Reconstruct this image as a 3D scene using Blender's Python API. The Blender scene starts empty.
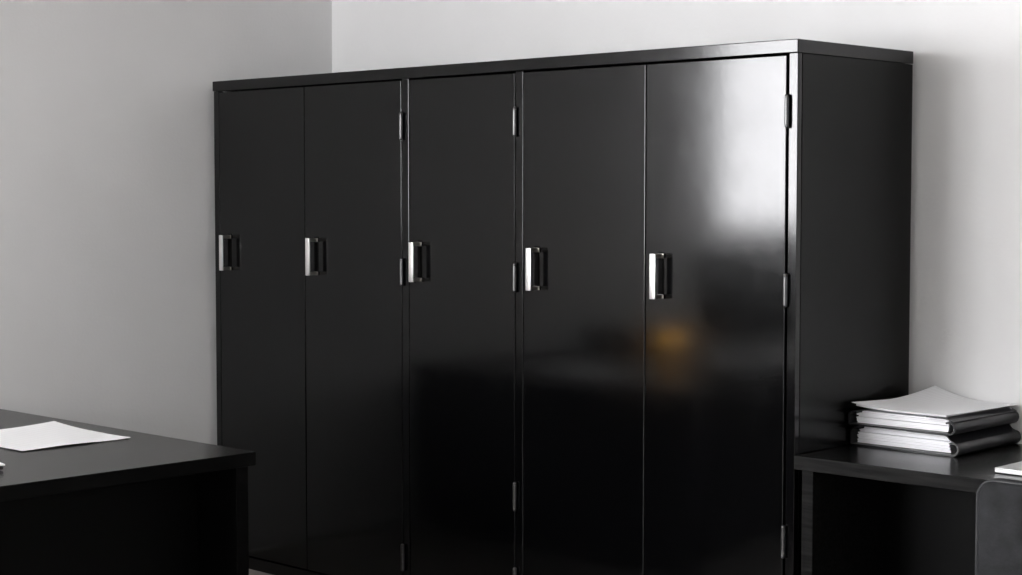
import bpy, bmesh, math, random
from mathutils import Vector, Matrix
random.seed(7)
sc = bpy.context.scene
COL = sc.collection
PI = math.pi

# ------------------------------------------------------------------ materials
def mat(name, base, rough=0.5, metal=0.0, ior=1.5, coat=0.0, spec=0.5):
    m = bpy.data.materials.new(name); m.use_nodes = True
    b = m.node_tree.nodes['Principled BSDF']
    b.inputs['Base Color'].default_value = (*base, 1)
    b.inputs['Roughness'].default_value = rough
    b.inputs['Metallic'].default_value = metal
    b.inputs['IOR'].default_value = ior
    b.inputs['Specular IOR Level'].default_value = spec
    b.inputs['Coat Weight'].default_value = coat
    return m, m.node_tree, b

def noise(nt, scale, detail=3, stretch=None, rough=0.5):
    tc = nt.nodes.new('ShaderNodeTexCoord')
    mp = nt.nodes.new('ShaderNodeMapping')
    if stretch: mp.inputs['Scale'].default_value = stretch
    nt.links.new(tc.outputs['Object'], mp.inputs['Vector'])
    n = nt.nodes.new('ShaderNodeTexNoise')
    n.inputs['Scale'].default_value = scale
    n.inputs['Detail'].default_value = detail
    n.inputs['Roughness'].default_value = rough
    nt.links.new(mp.outputs['Vector'], n.inputs['Vector'])
    return n

def bump(nt, b, n, strength, dist):
    bp = nt.nodes.new('ShaderNodeBump')
    bp.inputs['Strength'].default_value = strength
    bp.inputs['Distance'].default_value = dist
    nt.links.new(n.outputs['Fac'], bp.inputs['Height'])
    nt.links.new(bp.outputs['Normal'], b.inputs['Normal'])

def ramp(nt, n, sock, c0, c1, p0=0.3, p1=0.7):
    r = nt.nodes.new('ShaderNodeValToRGB')
    r.color_ramp.elements[0].position = p0; r.color_ramp.elements[1].position = p1
    r.color_ramp.elements[0].color = (*c0, 1); r.color_ramp.elements[1].color = (*c1, 1)
    nt.links.new(n.outputs['Fac'], r.inputs['Fac'])
    nt.links.new(r.outputs['Color'], sock)

M = {}
m, nt, b = mat('wall_paint', (.72, .72, .72), .85)
n = noise(nt, 3.0, 5); ramp(nt, n, b.inputs['Base Color'], (.705, .705, .703), (.735, .735, .735))
n2 = noise(nt, 90, 4); bump(nt, b, n2, .25, .002); M['wall'] = m

m, nt, b = mat('ceiling_paint', (.82, .82, .81), .9); M['ceiling'] = m

m, nt, b = mat('floor_vinyl', (.40, .37, .34), .5)
n = noise(nt, 14, 6); ramp(nt, n, b.inputs['Base Color'], (.30, .28, .26), (.36, .335, .31))
n2 = noise(nt, 200, 3); bump(nt, b, n2, .2, .001); M['floor'] = m

m, nt, b = mat('black_lacquer', (.0012, .0012, .0014), .15, ior=1.5, spec=.36)
n = noise(nt, 9, 6, rough=.65); ramp(nt, n, b.inputs['Roughness'], (.105,)*3, (.145,)*3)
n2 = noise(nt, 55, 5); bump(nt, b, n2, .06, .0008); M['lacquer'] = m

m, nt, b = mat('black_carcass', (.001, .001, .001), .2, spec=.15)
n2 = noise(nt, 260, 3); bump(nt, b, n2, .10, .0006); M['carcass'] = m
m, nt, b = mat('cabinet_interior', (.002, .002, .002), .8, spec=.08); M['inside'] = m

m, nt, b = mat('black_wood_desk', (.008, .008, .008), .27)
n = noise(nt, 12, 6, (.6, 9, 9)); ramp(nt, n, b.inputs['Base Color'], (.0015, .0015, .0015), (.007, .0068, .0066))
n2 = noise(nt, 30, 6, (.5, 8, 8)); bump(nt, b, n2, .12, .0008); M['desk'] = m

m, nt, b = mat('black_wood_grain_top', (.008, .008, .008), .24, spec=.36)
n = noise(nt, 12, 6, (.6, 9, 9)); ramp(nt, n, b.inputs['Base Color'], (.001, .001, .001), (.006, .0058, .0056)); M['desk2'] = m
m, nt, b = mat('black_wood_edge', (.006, .006, .006), .42, spec=.08)
n = noise(nt, 12, 6, (.6, 9, 9)); ramp(nt, n, b.inputs['Base Color'], (.0006, .0006, .0006), (.013, .0127, .0122), .35, .75)
n2 = noise(nt, 30, 6, (.5, 8, 8)); bump(nt, b, n2, .2, .001); M['edge'] = m
m, nt, b = mat('darker_nickel', (.34, .325, .30), .3, 1.0); M['post_nickel'] = m  # darker nickel for the handle posts; the bar keeps the lighter one
m, nt, b = mat('black_desk_shaded', (.0015, .0015, .0015), .45, spec=.07); M['shaded'] = m  # desk black darkened for sides and panels; shade put into the colour
m, nt, b = mat('brushed_nickel', (.90, .89, .87), .38, 1.0)
M["nickel"] = m
m, nt, b = mat('dark_steel', (.10, .10, .10), .3, 1.0); M['steel'] = m
m, nt, b = mat('paper', (.86, .86, .88), .75); M['paper'] = m
n = noise(nt, 60, 3, (1, 1, 1)); bump(nt, b, n, .08, .0008)

def paper_lines():
    m, nt, b = mat('paper_faint_lines', (.86, .86, .87), .75)
    tc = nt.nodes.new('ShaderNodeTexCoord')
    w = nt.nodes.new('ShaderNodeTexWave'); w.wave_type = 'BANDS'; w.bands_direction = 'Y'
    w.inputs['Scale'].default_value = 14; w.inputs['Distortion'].default_value = .15
    nt.links.new(tc.outputs['Object'], w.inputs['Vector'])
    ramp(nt, w, b.inputs['Base Color'], (.86, .86, .875), (.825, .825, .835), .55, .9)
    return m
M['paper_lines'] = paper_lines()

m, nt, b = mat('binder_vinyl', (.006, .006, .0075), .33, spec=.35); M['binder'] = m
n2 = noise(nt, 300, 2); bump(nt, b, n2, .12, .0004)
m, nt, b = mat('laptop_silver', (.50, .50, .50), .35, .9); M['silver'] = m
m, nt, b = mat('laptop_lid', (.88, .88, .89), .28, 1.0); M['lid'] = m
m, nt, b = mat('laptop_white', (.9, .9, .9), .4); M['white'] = m
m, nt, b = mat('black_plastic', (.012, .012, .012), .45); M['plastic'] = m
m, nt, b = mat('chair_leather', (.028, .030, .033), .75, spec=.2)
n = noise(nt, 16, 6); ramp(nt, n, b.inputs['Base Color'], (.008, .0083, .009), (.021, .022, .024))
n2 = noise(nt, 90, 5); bump(nt, b, n2, .35, .002); M['leather'] = m
m, nt, b = mat('leather_piping', (.018, .019, .021), .6); M['piping'] = m
m, nt, b = mat('screen_black', (.004, .004, .005), .3); M['screen'] = m
m, nt, b = mat('vase_ceramic', (.72, .72, .76), .3); M['ceramic'] = m
m, nt, b = mat('amber_glass_lit', (.80, .36, .04), .4)
b.inputs['Emission Color'].default_value = (1, .50, .06, 1); b.inputs['Emission Strength'].default_value = 8; M['amber'] = m
m, nt, b = mat('window_frame_white', (.75, .75, .75), .4); M['frame'] = m

g = bpy.data.materials.new('window_glass'); g.use_nodes = True; nt = g.node_tree
for nd in list(nt.nodes): nt.nodes.remove(nd)
out = nt.nodes.new('ShaderNodeOutputMaterial'); mx = nt.nodes.new('ShaderNodeMixShader')
tr = nt.nodes.new('ShaderNodeBsdfTransparent'); gl = nt.nodes.new('ShaderNodeBsdfGlossy')
gl.inputs['Roughness'].default_value = .02; fr = nt.nodes.new('ShaderNodeLayerWeight'); fr.inputs['Blend'].default_value = .5
pw = nt.nodes.new('ShaderNodeMath'); pw.operation = 'POWER'; pw.inputs[1].default_value = 5
ad = nt.nodes.new('ShaderNodeMath'); ad.operation = 'ADD'; ad.inputs[1].default_value = .04; ad.use_clamp = True
nt.links.new(fr.outputs['Facing'], pw.inputs[0]); nt.links.new(pw.outputs[0], ad.inputs[0]); nt.links.new(ad.outputs[0], mx.inputs[0]); nt.links.new(tr.outputs[0], mx.inputs[1]); nt.links.new(gl.outputs[0], mx.inputs[2])
nt.links.new(mx.outputs[0], out.inputs[0]); M['glass'] = g

# ------------------------------------------------------------------ mesh helpers (all shapes in metres, world coordinates)
def box(bm, x0, x1, y0, y1, z0, z1, bev=0.0, seg=2):
    t = bmesh.new()
    bmesh.ops.create_cube(t, size=1)
    for v in t.verts:
        v.co = Vector((x0 + (v.co.x + .5) * (x1 - x0), y0 + (v.co.y + .5) * (y1 - y0), z0 + (v.co.z + .5) * (z1 - z0)))
    if bev:
        bmesh.ops.bevel(t, geom=t.edges[:], offset=bev, segments=seg, affect='EDGES', profile=.5)
    merge(bm, t); return bm

def merge(bm, t, mtx=None):
    me = bpy.data.meshes.new('tmp'); t.to_mesh(me); t.free()
    if mtx is not None: me.transform(mtx)
    bm.from_mesh(me); bpy.data.meshes.remove(me)

def cyl(bm, p0, p1, r0, r1=None, seg=24):
    p0 = Vector(p0); p1 = Vector(p1); r1 = r0 if r1 is None else r1
    t = bmesh.new(); L = (p1 - p0).length
    bmesh.ops.create_cone(t, cap_ends=True, segments=seg, radius1=r0, radius2=r1, depth=L)
    q = (p1 - p0).to_track_quat('Z', 'Y').to_matrix().to_4x4()
    merge(bm, t, Matrix.Translation((p0 + p1) / 2) @ q); return bm

def sphere(bm, c, r, s=(1, 1, 1), u=16, v=10):
    t = bmesh.new(); bmesh.ops.create_uvsphere(t, u_segments=u, v_segments=v, radius=r)
    merge(bm, t, Matrix.Translation(c) @ Matrix.Diagonal((*s, 1))); return bm

def lathe(bm, c, prof, seg=32):
    rings = []
    for r, z in prof:
        rings.append([bm.verts.new((c[0] + r * math.cos(2 * PI * k / seg), c[1] + r * math.sin(2 * PI * k / seg), c[2] + z)) for k in range(seg)])
    for a, bb in zip(rings, rings[1:]):
        for k in range(seg):
            bm.faces.new((a[k], a[(k + 1) % seg], bb[(k + 1) % seg], bb[k]))
    bm.faces.new(rings[0][::-1]); bm.faces.new(rings[-1]); return bm

def ribbon_profile(bm, pts, th, y0, y1):
    """a bent sheet: polyline pts (x,z) with thickness th, extruded from y0 to y1"""
    P = [Vector((p[0], p[1])) for p in pts]; off = []
    for i in range(len(P)):
        a = P[max(0, i - 1)]; c = P[min(len(P) - 1, i + 1)]
        d = (c - a).normalized(); off.append(Vector((-d.y, d.x)) * th / 2)
    loop = [p + o for p, o in zip(P, off)] + [p - o for p, o in zip(P, off)][::-1]
    A = [bm.verts.new((p.x, y0, p.y)) for p in loop]; B = [bm.verts.new((p.x, y1, p.y)) for p in loop]
    n = len(loop); h = len(P)
    for k in range(n): bm.faces.new((A[k], A[(k + 1) % n], B[(k + 1) % n], B[k]))
    for k in range(h - 1):
        bm.faces.new((A[k], A[n - 1 - k], A[n - 2 - k], A[k + 1])); bm.faces.new((B[k], B[k + 1], B[n - 2 - k], B[n - 1 - k]))
    return bm

def sheet(bm, corners, zf, th, nu=40, nv=40):
    """thin sheet over a quad footprint a,b,c,d ; zf(u,v) gives the height of its underside"""
    a, b_, c, d = [Vector(p) for p in corners]
    def P(u, v, dz):
        p = a * (1 - u) * (1 - v) + b_ * u * (1 - v) + c * u * v + d * (1 - u) * v
        return (p.x, p.y, zf(u, v) + dz)
    T = [[bm.verts.new(P(i / nu, j / nv, th)) for j in range(nv + 1)] for i in range(nu + 1)]
    Bt = [[bm.verts.new(P(i / nu, j / nv, 0)) for j in range(nv + 1)] for i in range(nu + 1)]
    for i in range(nu):
        for j in range(nv):
            bm.faces.new((T[i][j], T[i + 1][j], T[i + 1][j + 1], T[i][j + 1]))
            bm.faces.new((Bt[i][j], Bt[i][j + 1], Bt[i + 1][j + 1], Bt[i + 1][j]))
    for i in range(nu):
        bm.faces.new((T[i][0], Bt[i][0], Bt[i + 1][0], T[i + 1][0])); bm.faces.new((T[i + 1][nv], Bt[i + 1][nv], Bt[i][nv], T[i][nv]))
    for j in range(nv):
        bm.faces.new((T[0][j + 1], Bt[0][j + 1], Bt[0][j], T[0][j])); bm.faces.new((T[nu][j], Bt[nu][j], Bt[nu][j + 1], T[nu][j + 1]))
    return bm

def arc(cx, cz, r, a0, a1, n=14):
    return [(cx + r * math.cos(math.radians(a0 + (a1 - a0) * k / n)), cz + r * math.sin(math.radians(a0 + (a1 - a0) * k / n))) for k in range(n + 1)]

def page_block(bm, x0, x1, y0, y1, z0, z1, n, seed):
    rr = random.Random(seed)
    for k in range(n):
        za = z0 + (z1 - z0) * k / n; zb = z0 + (z1 - z0) * (k + 1) / n - .0004
        e = lambda s: rr.uniform(-s, s)
        box(bm, x0 + e(.003), x1 + e(.0015), y0 + e(.0035), y1 + e(.003), za, zb)

ORG = {}
def obj(name, bm, material, parent=None, smooth=False, loc=None):
    bmesh.ops.recalc_face_normals(bm, faces=bm.faces[:])
    me = bpy.data.meshes.new(name)
    if parent is not None: o0 = ORG[parent.name]
    elif loc is not None: o0 = Vector(loc)
    else: o0 = Vector((0, 0, 0))
    for v in bm.verts: v.co -= o0
    bm.to_mesh(me); bm.free()
    if smooth:
        for p in me.polygons: p.use_smooth = True
        try: me.set_sharp_from_angle(angle=math.radians(38))
        except Exception: pass
    me.materials.append(material)
    o = bpy.data.objects.new(name, me); COL.objects.link(o)
    if parent is not None: o.parent = parent
    else: o.location = o0
    ORG[o.name] = o0.copy()
    return o

def side_material(o, material):
    o.data.materials.append(material)
    for p in o.data.polygons:
        if p.normal.z < .5: p.material_index = 1

def tag(o, label=None, cat=None, group=None, kind=None):
    if label: o['label'] = label
    if cat: o['category'] = cat
    if group: o['group'] = group
    if kind: o['kind'] = kind
    return o

def thing(name, label, cat, loc, group=None):
    o = bpy.data.objects.new(name, None); o.empty_display_size = .1; COL.objects.link(o)
    o.location = loc; ORG[o.name] = Vector(loc)
    return tag(o, label, cat, group)

def struct(name, bm, material, parent=None):
    o = obj(name, bm, material, parent)
    if parent is None: o['kind'] = 'structure'
    return o

B = bmesh.new

# ------------------------------------------------------------------ room shell
XL, XR, YB, YF, ZC = -0.043, 7.6, 0.04, -7.6, 2.85
T = .22
WY0, WY1, WZ0, WZ1 = -7.3, -4.12, 1.27, 2.7           # window opening in the left wall
VX0, VX1, VZ0, VZ1 = .3, 2.0, 1.0, 2.6                # unseen window added behind the camera to brighten the back wall
struct('floor', box(B(), XL - T, XR + T, YF - T, YB + T, -.12, 0), M['floor'])
struct('ceiling', box(B(), XL - T, XR + T, YF - T, YB + T, ZC, ZC + .15), M['ceiling'])
struct('wall_back', box(B(), XL - T, XR + T, YB, YB + T, 0, ZC), M['wall'])
w = B()
box(w, XL, VX0, YF - T, YF, 0, ZC); box(w, VX1, XR, YF - T, YF, 0, ZC)
box(w, VX0, VX1, YF - T, YF, 0, VZ0); box(w, VX0, VX1, YF - T, YF, VZ1, ZC)
struct('wall_front', w, M['wall'])
struct('wall_right', box(B(), XR, XR + T, YF, YB, 0, ZC), M['wall'])
w = B()
box(w, XL - T, XL, WY1, YB, 0, ZC); box(w, XL - T, XL, YF, WY0, 0, ZC)
box(w, XL - T, XL, WY0, WY1, 0, WZ0); box(w, XL - T, XL, WY0, WY1, WZ1, ZC)
struct('wall_left', w, M['wall'])

def window(idx, a0, a1, z0, z1, nb, P):
    """P maps (along, across, z) to box coordinates; across runs from the room face outwards"""
    fw = .05; f = B()
    def bb(bm, u0, u1, v0, v1, za, zb, bev=0):
        box(bm, *P(u0, u1, v0, v1), za, zb, bev); return bm
    bb(f, a0, a1, .09, .14, z0, z0 + fw); bb(f, a0, a1, .09, .14, z1 - fw, z1)
    for k in range(nb + 1):
        c = a0 + fw / 2 + (a1 - a0 - fw) * k / nb
        bb(f, c - fw / 2, c + fw / 2, .09, .14, z0 + fw, z1 - fw)
    win = struct('window_%d' % idx, f, M['frame'])
    for k in range(nb):
        ua = a0 + fw + (a1 - a0 - fw) * k / nb; ub = a0 + (a1 - a0 - fw) * (k + 1) / nb
        obj('pane', bb(B(), ua, ub, .112, .118, z0 + fw, z1 - fw), M['glass'], win)
    obj('window_sill', bb(B(), a0 + .001, a1 - .001, -.03, .09, z0 - .001, z0 + .018, .003), M['frame'], win)
window(1, WY0, WY1, WZ0, WZ1, 2, lambda u0, u1, v0, v1: (XL - v1, XL - v0, u0, u1))
window(2, VX0, VX1, VZ0, VZ1, 2, lambda u0, u1, v0, v1: (u0, u1, YF - v1, YF - v0))

# ------------------------------------------------------------------ the black cabinet
CX0, CX1, CD, CH = .02, 2.85, .64, 1.962
FY = -CD                                               # plane of the front
cab = thing('storage_cabinet', 'tall black lacquered storage cabinet with five doors filling the wall beside the corner', 'cabinet', (1.435, -.32, 0))
lac, car = M['lacquer'], M['carcass']
obj('top_panel', box(B(), CX0 - .006, CX1 + .001, FY - .002, -.001, 1.922, CH, .0025), lac, cab)
def stile(x0, x1):
    return obj('stile', box(B(), x0, x1, FY, FY + .022, .0, 1.9215, .0015), lac, cab)
stile(CX0, .053); stile(1.144, 1.179); stile(1.711, 1.745); stile(2.8195, CX1)
obj('side_panel', box(B(), CX0, CX0 + .018, FY + .0235, -.003, 0, 1.9205, .0015), car, cab)
obj('side_panel', box(B(), CX1 - .018, CX1, FY + .0245, -.003, 0, 1.9205, .0015), car, cab)
obj('divider_panel', box(B(), 1.152, 1.170, FY + .024, -.02, .05, 1.92), M['inside'], cab)
obj('divider_panel', box(B(), 1.719, 1.737, FY + .024, -.02, .05, 1.92), M['inside'], cab)
obj('back_panel', box(B(), CX0 + .019, CX1 - .019, -.018, -.008, .03, 1.92), M['inside'], cab)
pl = B()
for a, c in ((.0535, 1.1435), (1.1795, 1.7105), (1.7455, 2.819)): box(pl, a, c, FY + .0005, FY + .02, 0, .0475, .001)
obj('plinth', pl, lac, cab)
obj('bottom_panel', box(B(), CX0 + .019, CX1 - .019, FY + .03, -.02, .03, .048), M['inside'], cab)

HZ = (1.752, 1.226, .478, .184)
def hinge(door, x, zs):
    for z in zs:
        b_ = B(); y = FY - .0075
        for k in range(3):
            z0 = z - .040 + k * .0268
            cyl(b_, (x, y, z0), (x, y, z0 + .0258), .0074, seg=20)
        cyl(b_, (x, y, z - .044), (x, y, z + .0445), .006, seg=20)
        sphere(b_, (x, y, z + .0435), .0072); sphere(b_, (x, y, z - .043), .0072)
        obj('hinge', b_, M['steel'], door, True)
def handle(door, x, dz):
    b_ = B(); z0, z1 = 1.181 + dz, 1.323 + dz
    box(b_, x + .002, x + .0245, FY - .047, FY - .041, z0, z1, .0012)
    n_bar = len(b_.faces)
    for za, zb in ((z0 + .001, z0 + .013), (z1 - .014, z1 - .001)):
        box(b_, x + .004, x + .0225, FY - .0415, FY - .0036, za, zb, .0015)
        box(b_, x + .002, x + .0265, FY - .0072, FY - .0034, za - .001, zb + .001, .001)
    h = obj('handle', b_, M['nickel'], door, True)
    h.data.materials.append(M['post_nickel'])
    for p in h.data.polygons:
        if p.index >= n_bar: p.material_index = 1
def door(x0, x1, hinged, hx, dz, zs=HZ):
    d = obj('door', box(B(), x0, x1, FY - .0005, FY + .019, .0535, 1.9165, .0024, 3), lac, cab)
    bp = obj('handle_gap_plate', box(B(), hx + .002, hx + .0225, FY - .0032, FY - .0008, 1.184 + dz, 1.328 + dz, .001), M['inside'], d)  # plate added so the gap between bar and door reads black
    bp['label'] = 'matt black plate added to darken the gap behind the handle'
    if hinged: hinge(d, x1 + .0075, zs)
    handle(d, hx, dz)
door(.0565, .592, False, .107, .020)
door(.5955, 1.1405, True, .649, .018, (HZ[0], HZ[1], HZ[3]))
door(1.1825, 1.7065, True, 1.225, .014)
door(1.7485, 2.2765, False, 1.799, .006)
door(2.2805, 2.8105, True, 2.331, 0)

# ------------------------------------------------------------------ left desk
LX0, LX1, LY0, LY1, DZ, TH = .05, 1.65, -3.30, -1.70, .74, .041
ld = thing('desk', 'large black desk with a bare top in front of the left wall', 'desk', (.85, -2.5, 0))
side_material(obj('desk_top', box(B(), LX0, LX1, LY0, LY1, DZ - TH, DZ, .0012), M['desk'], ld), M['shaded'])
obj('leg_panel', box(B(), LX0 + .02, LX1 - .006, LY1 - .069, LY1 - .025, 0, DZ - TH - .0005, .001), M['shaded'], ld)
obj('leg_panel', box(B(), LX0 + .02, LX1 - .006, LY0 + .025, LY0 + .069, 0, DZ - TH - .0005, .001), M['shaded'], ld)
obj('modesty_panel', box(B(), LX1 - .22, LX1 - .202, LY0 + .07, LY1 - .07, .0, DZ - TH - .0005), M['shaded'], ld)

pp = B()
def zf(u, v):
    h = .0006
    h += .009 * max(0, 1 - math.hypot((u - 0) * 1.1, (1 - v) * 1.1) / .55) ** 2          # far-left corner lifts
    h += .006 * max(0, 1 - abs(u - 1) / .5) ** 2 * math.sin(PI * min(1, v * 1.05)) ** 2 * (1 - v * .6)
    h += .003 * max(0, 1 - math.hypot(u - .9, v) / .45)
    h += .003 * max(0, 1 - math.hypot(u - 1, v - 1) / .3) ** 2
    return DZ + h
sheet(pp, [(.665, -2.19, 0), (1.155, -2.190, 0), (1.146, -1.802, 0), (.668, -1.785, 0)], zf, .0009)
pf = obj('sheet_of_paper', pp, M['paper_lines'], None, True, (.9, -1.98, DZ))
tag(pf, 'white sheet of paper with one lifted corner lying on the left desk', 'paper')

nb_ = thing('closed_laptop', 'black closed laptop with a silver edge, its corner just showing on the left desk', 'laptop', (1.24, -2.42, DZ))
Mt = Matrix.Translation((1.432, -2.404, 0)) @ Matrix.Rotation(math.radians(-12), 4, 'Z')
t = box(B(), -.30, 0, -.21, 0, DZ + .0145, DZ + .0195, .0018); bmesh.ops.transform(t, matrix=Mt, verts=t.verts); obj('lid', t, M['white'], nb_)
t = box(B(), -.297, -.004, -.206, -.004, DZ + .003, DZ + .0140, .003); bmesh.ops.transform(t, matrix=Mt, verts=t.verts); obj('laptop_base', t, M['plastic'], nb_)
for fx_ in (-.27, -.03):
    for fy_ in (-.18, -.03):
        t = cyl(B(), (fx_, fy_, DZ + .0002), (fx_, fy_, DZ + .0032), .008)
        bmesh.ops.transform(t, matrix=Mt, verts=t.verts); obj('rubber_foot', t, M['plastic'], nb_)

# things on the left desk that the glossy doors mirror
mo = thing('computer_monitor', 'black computer monitor mirrored as a dark block in the right-hand door', 'monitor', (1.0, -3.02, DZ))
Mm = Matrix.Translation((1.0, -3.02, 0)) @ Matrix.Rotation(math.radians(30), 4, 'Z')
def tb(bm): bmesh.ops.transform(bm, matrix=Mm, verts=bm.verts); return bm
obj('screen_housing', tb(box(B(), -.012, .022, -.31, .31, DZ + .07, DZ + .52, .008)), M['plastic'], mo)
obj('screen', tb(box(B(), .0225, .0235, -.295, .295, DZ + .085, DZ + .505)), M['screen'], mo)
obj('monitor_stand', tb(cyl(B(), (-.03, 0, DZ + .008), (-.03, 0, DZ + .25), .02)), M['plastic'], mo)
obj('monitor_foot', tb(box(B(), -.12, .09, -.12, .12, DZ + .0005, DZ + .010, .004)), M['plastic'], mo)

va = thing('table_lamp', 'small amber table lamp mirrored as an orange glow below the rightmost handle', 'lamp', (.62, -2.86, DZ))
obj('lamp_base', lathe(B(), (.62, -2.86, DZ + .0005), [(.034, 0), (.036, .004), (.030, .010), (.012, .022), (.010, .045)]), M['ceramic'], va, True)
obj('lamp_shade', lathe(B(), (.62, -2.86, DZ + .046), [(.014, 0), (.052, .006), (.060, .020), (.058, .042), (.044, .062), (.020, .072), (.008, .074)]), M['amber'], va, True)

bxt = thing('storage_box', 'low black lidded box mirrored in the fourth door beside the orange glow', 'box', (.27, -2.9, DZ))
obj('box_body', box(B(), .105, .435, -3.03, -2.80, DZ + .0005, DZ + .085, .003), M['plastic'], bxt)
obj('lid', box(B(), .10, .44, -3.035, -2.795, DZ + .0855, DZ + .108, .004), M['plastic'], bxt)

# ------------------------------------------------------------------ right desk
RX0, RX1, RY0, RY1 = 2.853, 4.45, -.648, .034
rd = thing('desk', 'black woodgrain desk against the right of the cabinet, carrying the binders', 'desk', (3.65, -.31, 0))
side_material(obj('desk_top', box(B(), RX0, RX1, RY0, RY1, DZ - TH, DZ, .0022), M['desk2'], rd), M['edge'])
obj('leg_panel', box(B(), RX0 + .021, RX0 + .060, RY0 + .012, RY1, 0, DZ - TH - .0005, .001), M['edge'], rd)
obj('leg_panel', box(B(), RX1 - .06, RX1 - .021, RY0 + .012, RY1, 0, DZ - TH - .0005, .001), M['edge'], rd)
obj('modesty_panel', box(B(), RX0 + .0605, RX1 - .0605, -.25, -.232, .0, DZ - TH - .0005), M['shaded'], rd)

def binder(label, z, h, r, x0, x1, y0, y1, px0, px1, n, seed, top):
    bd = thing('ring_binder', label, 'binder', ((x0 + x1) / 2, (y0 + y1) / 2, z), 'black ring binders stacked on the right desk')
    th = .005; zb = z + th / 2 + .0003
    pts = []
    lh = h - .006
    pts += [(x0 + .030, z + lh), (x0 + .018, z + lh)]                    # left lip
    pts += arc(x0 + .014, z + lh - .012, .012, 90, 180, 6)
    pts += arc(x0 + .008, zb + .006, .006, 180, 270, 4)
    pts += arc(x1 - r, zb + r, r, -90, 125, 16)
    ribbon_profile(c := B(), pts, th, y0, y1)
    obj('binder_cover', c, M['binder'], bd, True)
    ribbon_profile(c := B(), top, .003, y0 + .004, y1 - .004)
    obj('binder_flap', c, M['binder'], bd, True)
    for k in range(n):
        p = B(); za = z + th + .0012 + (h - th - .004) * k / n; zc = z + th + .0012 + (h - th - .004) * (k + 1) / n - .001
        rr = random.Random(seed + k); s = rr.uniform(-.003, .003)
        page_block(p, px0 + s, px1 + s * .3, y0 + .028 + rr.uniform(-.004, .003), y1 - .02, za, zc, 4, seed * 7 + k)
        obj('page_bundle', p, M['paper'], bd)
    return bd
binder('black ring binder full of white pages, bottom of the stack on the right desk', DZ + .0006, .060, .0185, 2.856, 3.223, -.352, .030,
       2.868, 3.184, 3, 3, [(3.212, DZ + .0395), (3.196, DZ + .047), (3.186, DZ + .058), (3.176, DZ + .0612), (3.05, DZ + .0615)])
Z2 = DZ + .0635
binder('black ring binder on top of the other, with loose curling pages above it', Z2, .047, .0175, 2.855, 3.216, -.362, .028,
       2.870, 3.182, 2, 11, [(3.212, Z2 + .038), (3.197, Z2 + .0455), (3.180, Z2 + .0485), (3.165, Z2 + .0485), (3.12, Z2 + .0485)])
# loose papers
Z3 = Z2 + .0505
def curl(u, v, z0, a, e):
    h = a * max(0, 1 - math.hypot(u, 1 - v) / .62) ** 1.7
    h += e * max(0, 1 - u / .5) ** 2 * (1 - .75 * v)
    return z0 + h
pb = sheet(B(), [(2.872, -.345, 0), (3.176, -.338, 0), (3.182, .024, 0), (2.90, .020, 0)], lambda u, v: curl(u, v, Z3, .010, .0085), .0055, 24, 24)
o = obj('stack_of_paper', pb, M['paper'], None, True, (3.02, -.15, Z3)); tag(o, 'thin stack of white pages on the upper binder, under the curled sheet', 'paper')
pt = sheet(B(), [(2.864, -.360, 0), (3.186, -.350, 0), (3.208, .032, 0), (2.925, .030, 0)], lambda u, v: curl(u, v, Z3 + .0062, .034, .013), .0009)
o = obj('sheet_of_paper', pt, M['paper_lines'], None, True, (3.02, -.15, Z3 + .006)); tag(o, 'curled white sheet with raised corners topping the binder stack', 'paper')

# silver laptop at the right edge
lp = thing('closed_laptop', 'thin silver closed laptop at the right end of the right desk', 'laptop', (3.60, -.415, DZ))
obj('lid', box(B(), 3.436, 3.766, -.530, -.300, DZ + .0115, DZ + .0155, .0012), M['silver'], lp)
obj('laptop_base', box(B(), 3.436, 3.766, -.530, -.300, DZ + .002, DZ + .0112, .003), M['white'], lp)
for x in (3.46, 3.74):
    for y in (-.505, -.325): obj('rubber_foot', cyl(B(), (x, y, DZ + .0002), (x, y, DZ + .0022), .008), M['plastic'], lp)

# ------------------------------------------------------------------ office chair (only the corner of its back shows)
ch = thing('office_chair', 'dark grey leather office chair drawn up to the right desk', 'chair', (3.80, -.72, 0))
def rounded_panel(x0, x1, y, th, z0, z1, r, bulge=.0):
    bm = B(); pts = []
    for cx, cz, a0 in ((x1 - r, z1 - r, 0), (x0 + r, z1 - r, 90), (x0 + r, z0 + r, 180), (x1 - r, z0 + r, 270)):
        for k in range(9):
            a = math.radians(a0 + 90 * k / 8); pts.append((cx + r * math.cos(a), cz + r * math.sin(a)))
    vs = [bm.verts.new((p[0], y, p[1])) for p in pts]; fc = bm.faces.new(vs)
    e = bmesh.ops.extrude_face_region(bm, geom=[fc])
    for v in e['geom']:
        if isinstance(v, bmesh.types.BMVert): v.co.y += th
    ed = [q for q in bm.edges if abs(q.verts[0].co.y - q.verts[1].co.y) < 1e-6]
    bmesh.ops.bevel(bm, geom=ed, offset=.016, segments=4, affect='EDGES', profile=.5)
    return bm
CYB = -.93
obj('backrest', rounded_panel(3.598, 4.045, CYB, .055, .44, .794, .05), M['leather'], ch, True)
pipe = B(); pr = []
for cx_, cz_, a0 in ((4.045 - .05, .794 - .05, 0), (3.598 + .05, .794 - .05, 90), (3.598 + .05, .44 + .05, 180), (4.045 - .05, .44 + .05, 270)):
    for k in range(9):
        a = math.radians(a0 + 90 * k / 8); pr.append((cx_ + .0465 * math.cos(a), CYB + .006, cz_ + .0465 * math.sin(a)))
for p, q in zip(pr, pr[1:] + pr[:1]):
    cyl(pipe, p, q, .0042, seg=10); sphere(pipe, q, .0042, u=8, v=6)
obj('piping', pipe, M['piping'], ch, True)
s = rounded_panel(3.60, 4.03, 0, .07, -.21, .21, .07)
bmesh.ops.transform(s, matrix=Matrix.Translation((0, -.66, .50)) @ Matrix.Rotation(PI / 2, 4, 'X'), verts=s.verts)
for v in s.verts: pass
obj('seat', s, M['leather'], ch, True)
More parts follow.
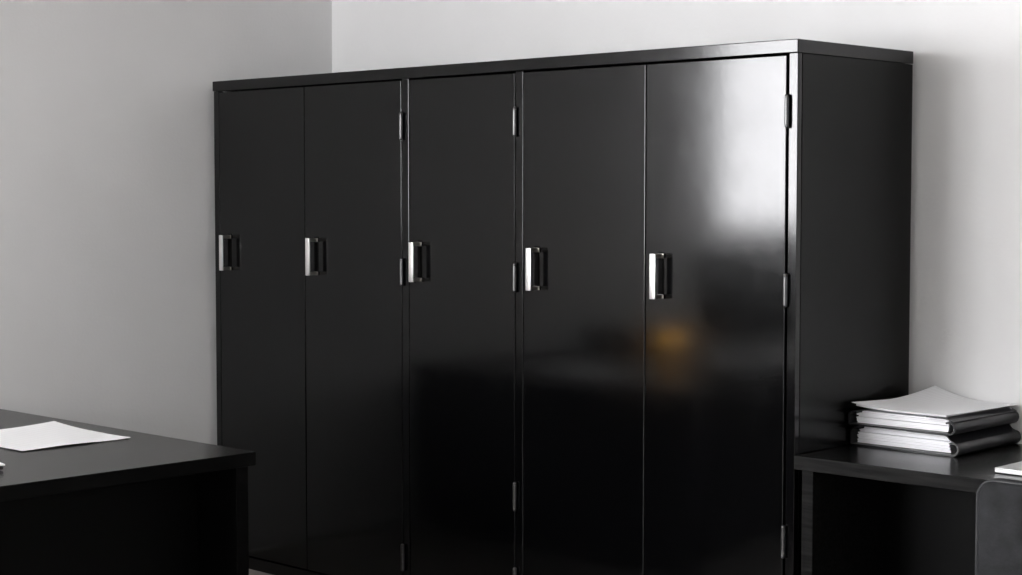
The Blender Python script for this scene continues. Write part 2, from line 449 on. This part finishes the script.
obj('back_bracket', box(B(), 3.78, 3.85, CYB + .0, CYB + .05, .36, .46, .008), M['plastic'], ch)
obj('seat_mechanism', box(B(), 3.74, 3.89, CYB + .03, -.60, .36, .43, .01), M['plastic'], ch)
obj('gas_column', cyl(B(), (3.815, -.68, .09), (3.815, -.68, .37), .026), M['steel'], ch, True)
for k in range(5):
    a = 2 * PI * k / 5 + .3; c, s_ = math.cos(a), math.sin(a)
    bs = cyl(B(), (3.815 + .02 * c, -.68 + .02 * s_, .105), (3.815 + .25 * c, -.68 + .25 * s_, .075), .024, .015)
    arm = obj('base_arm', bs, M['plastic'], ch, True)
    cs = cyl(B(), (3.815 + .25 * c - .02 * s_, -.68 + .25 * s_ + .02 * c, .0285), (3.815 + .25 * c + .02 * s_, -.68 + .25 * s_ - .02 * c, .0285), .028)
    cyl(cs, (3.815 + .25 * c, -.68 + .25 * s_, .03), (3.815 + .25 * c, -.68 + .25 * s_, .08), .006)
    obj('caster', cs, M['plastic'], arm, True)

# ------------------------------------------------------------------ light: daylight through the window
wd = bpy.data.worlds.new('sky'); sc.world = wd; wd.use_nodes = True
bg = wd.node_tree.nodes['Background']; bg.inputs[0].default_value = (.975, .975, 1, 1); bg.inputs[1].default_value = 26
def portal(loc, rot, sx, sy):
    L = bpy.data.lights.new('daylight_portal', 'AREA'); L.shape = 'RECTANGLE'
    L.size = sx; L.size_y = sy; L.cycles.is_portal = True
    lo = bpy.data.objects.new('daylight_portal', L); COL.objects.link(lo)
    lo.location = loc; lo.rotation_euler = rot
portal((XL - .2, (WY0 + WY1) / 2, (WZ0 + WZ1) / 2), (PI / 2, 0, -PI / 2), WY1 - WY0, WZ1 - WZ0)
portal(((VX0 + VX1) / 2, YF - .2, (VZ0 + VZ1) / 2), (PI / 2, 0, 0), VX1 - VX0, VZ1 - VZ0)

# ------------------------------------------------------------------ camera
cd = bpy.data.cameras.new('camera'); cam = bpy.data.objects.new('camera', cd); COL.objects.link(cam)
cam.location = (5.7565, -4.8726, 1.5158)
cam.rotation_euler = (math.radians(90 - 3.166), 0, math.radians(43.858))
cd.sensor_width = 36; cd.lens = 1727.82 * 36 / 1022; cd.clip_start = .05
sc.camera = cam
sc.view_settings.view_transform = 'Standard'; sc.view_settings.look = 'None'
sc.view_settings.gamma = 1; sc.view_settings.use_curve_mapping = False
sc.view_settings.exposure = 0.40
sc.cycles.use_denoising = True; sc.cycles.denoiser = 'OPENIMAGEDENOISE'; sc.cycles.denoising_prefilter = 'ACCURATE'
sc.cycles.max_bounces = 10; sc.cycles.diffuse_bounces = 7; sc.cycles.glossy_bounces = 5; sc.cycles.transparent_max_bounces = 8
sc.cycles.sample_clamp_indirect = 10
sc.cycles.caustics_reflective = False
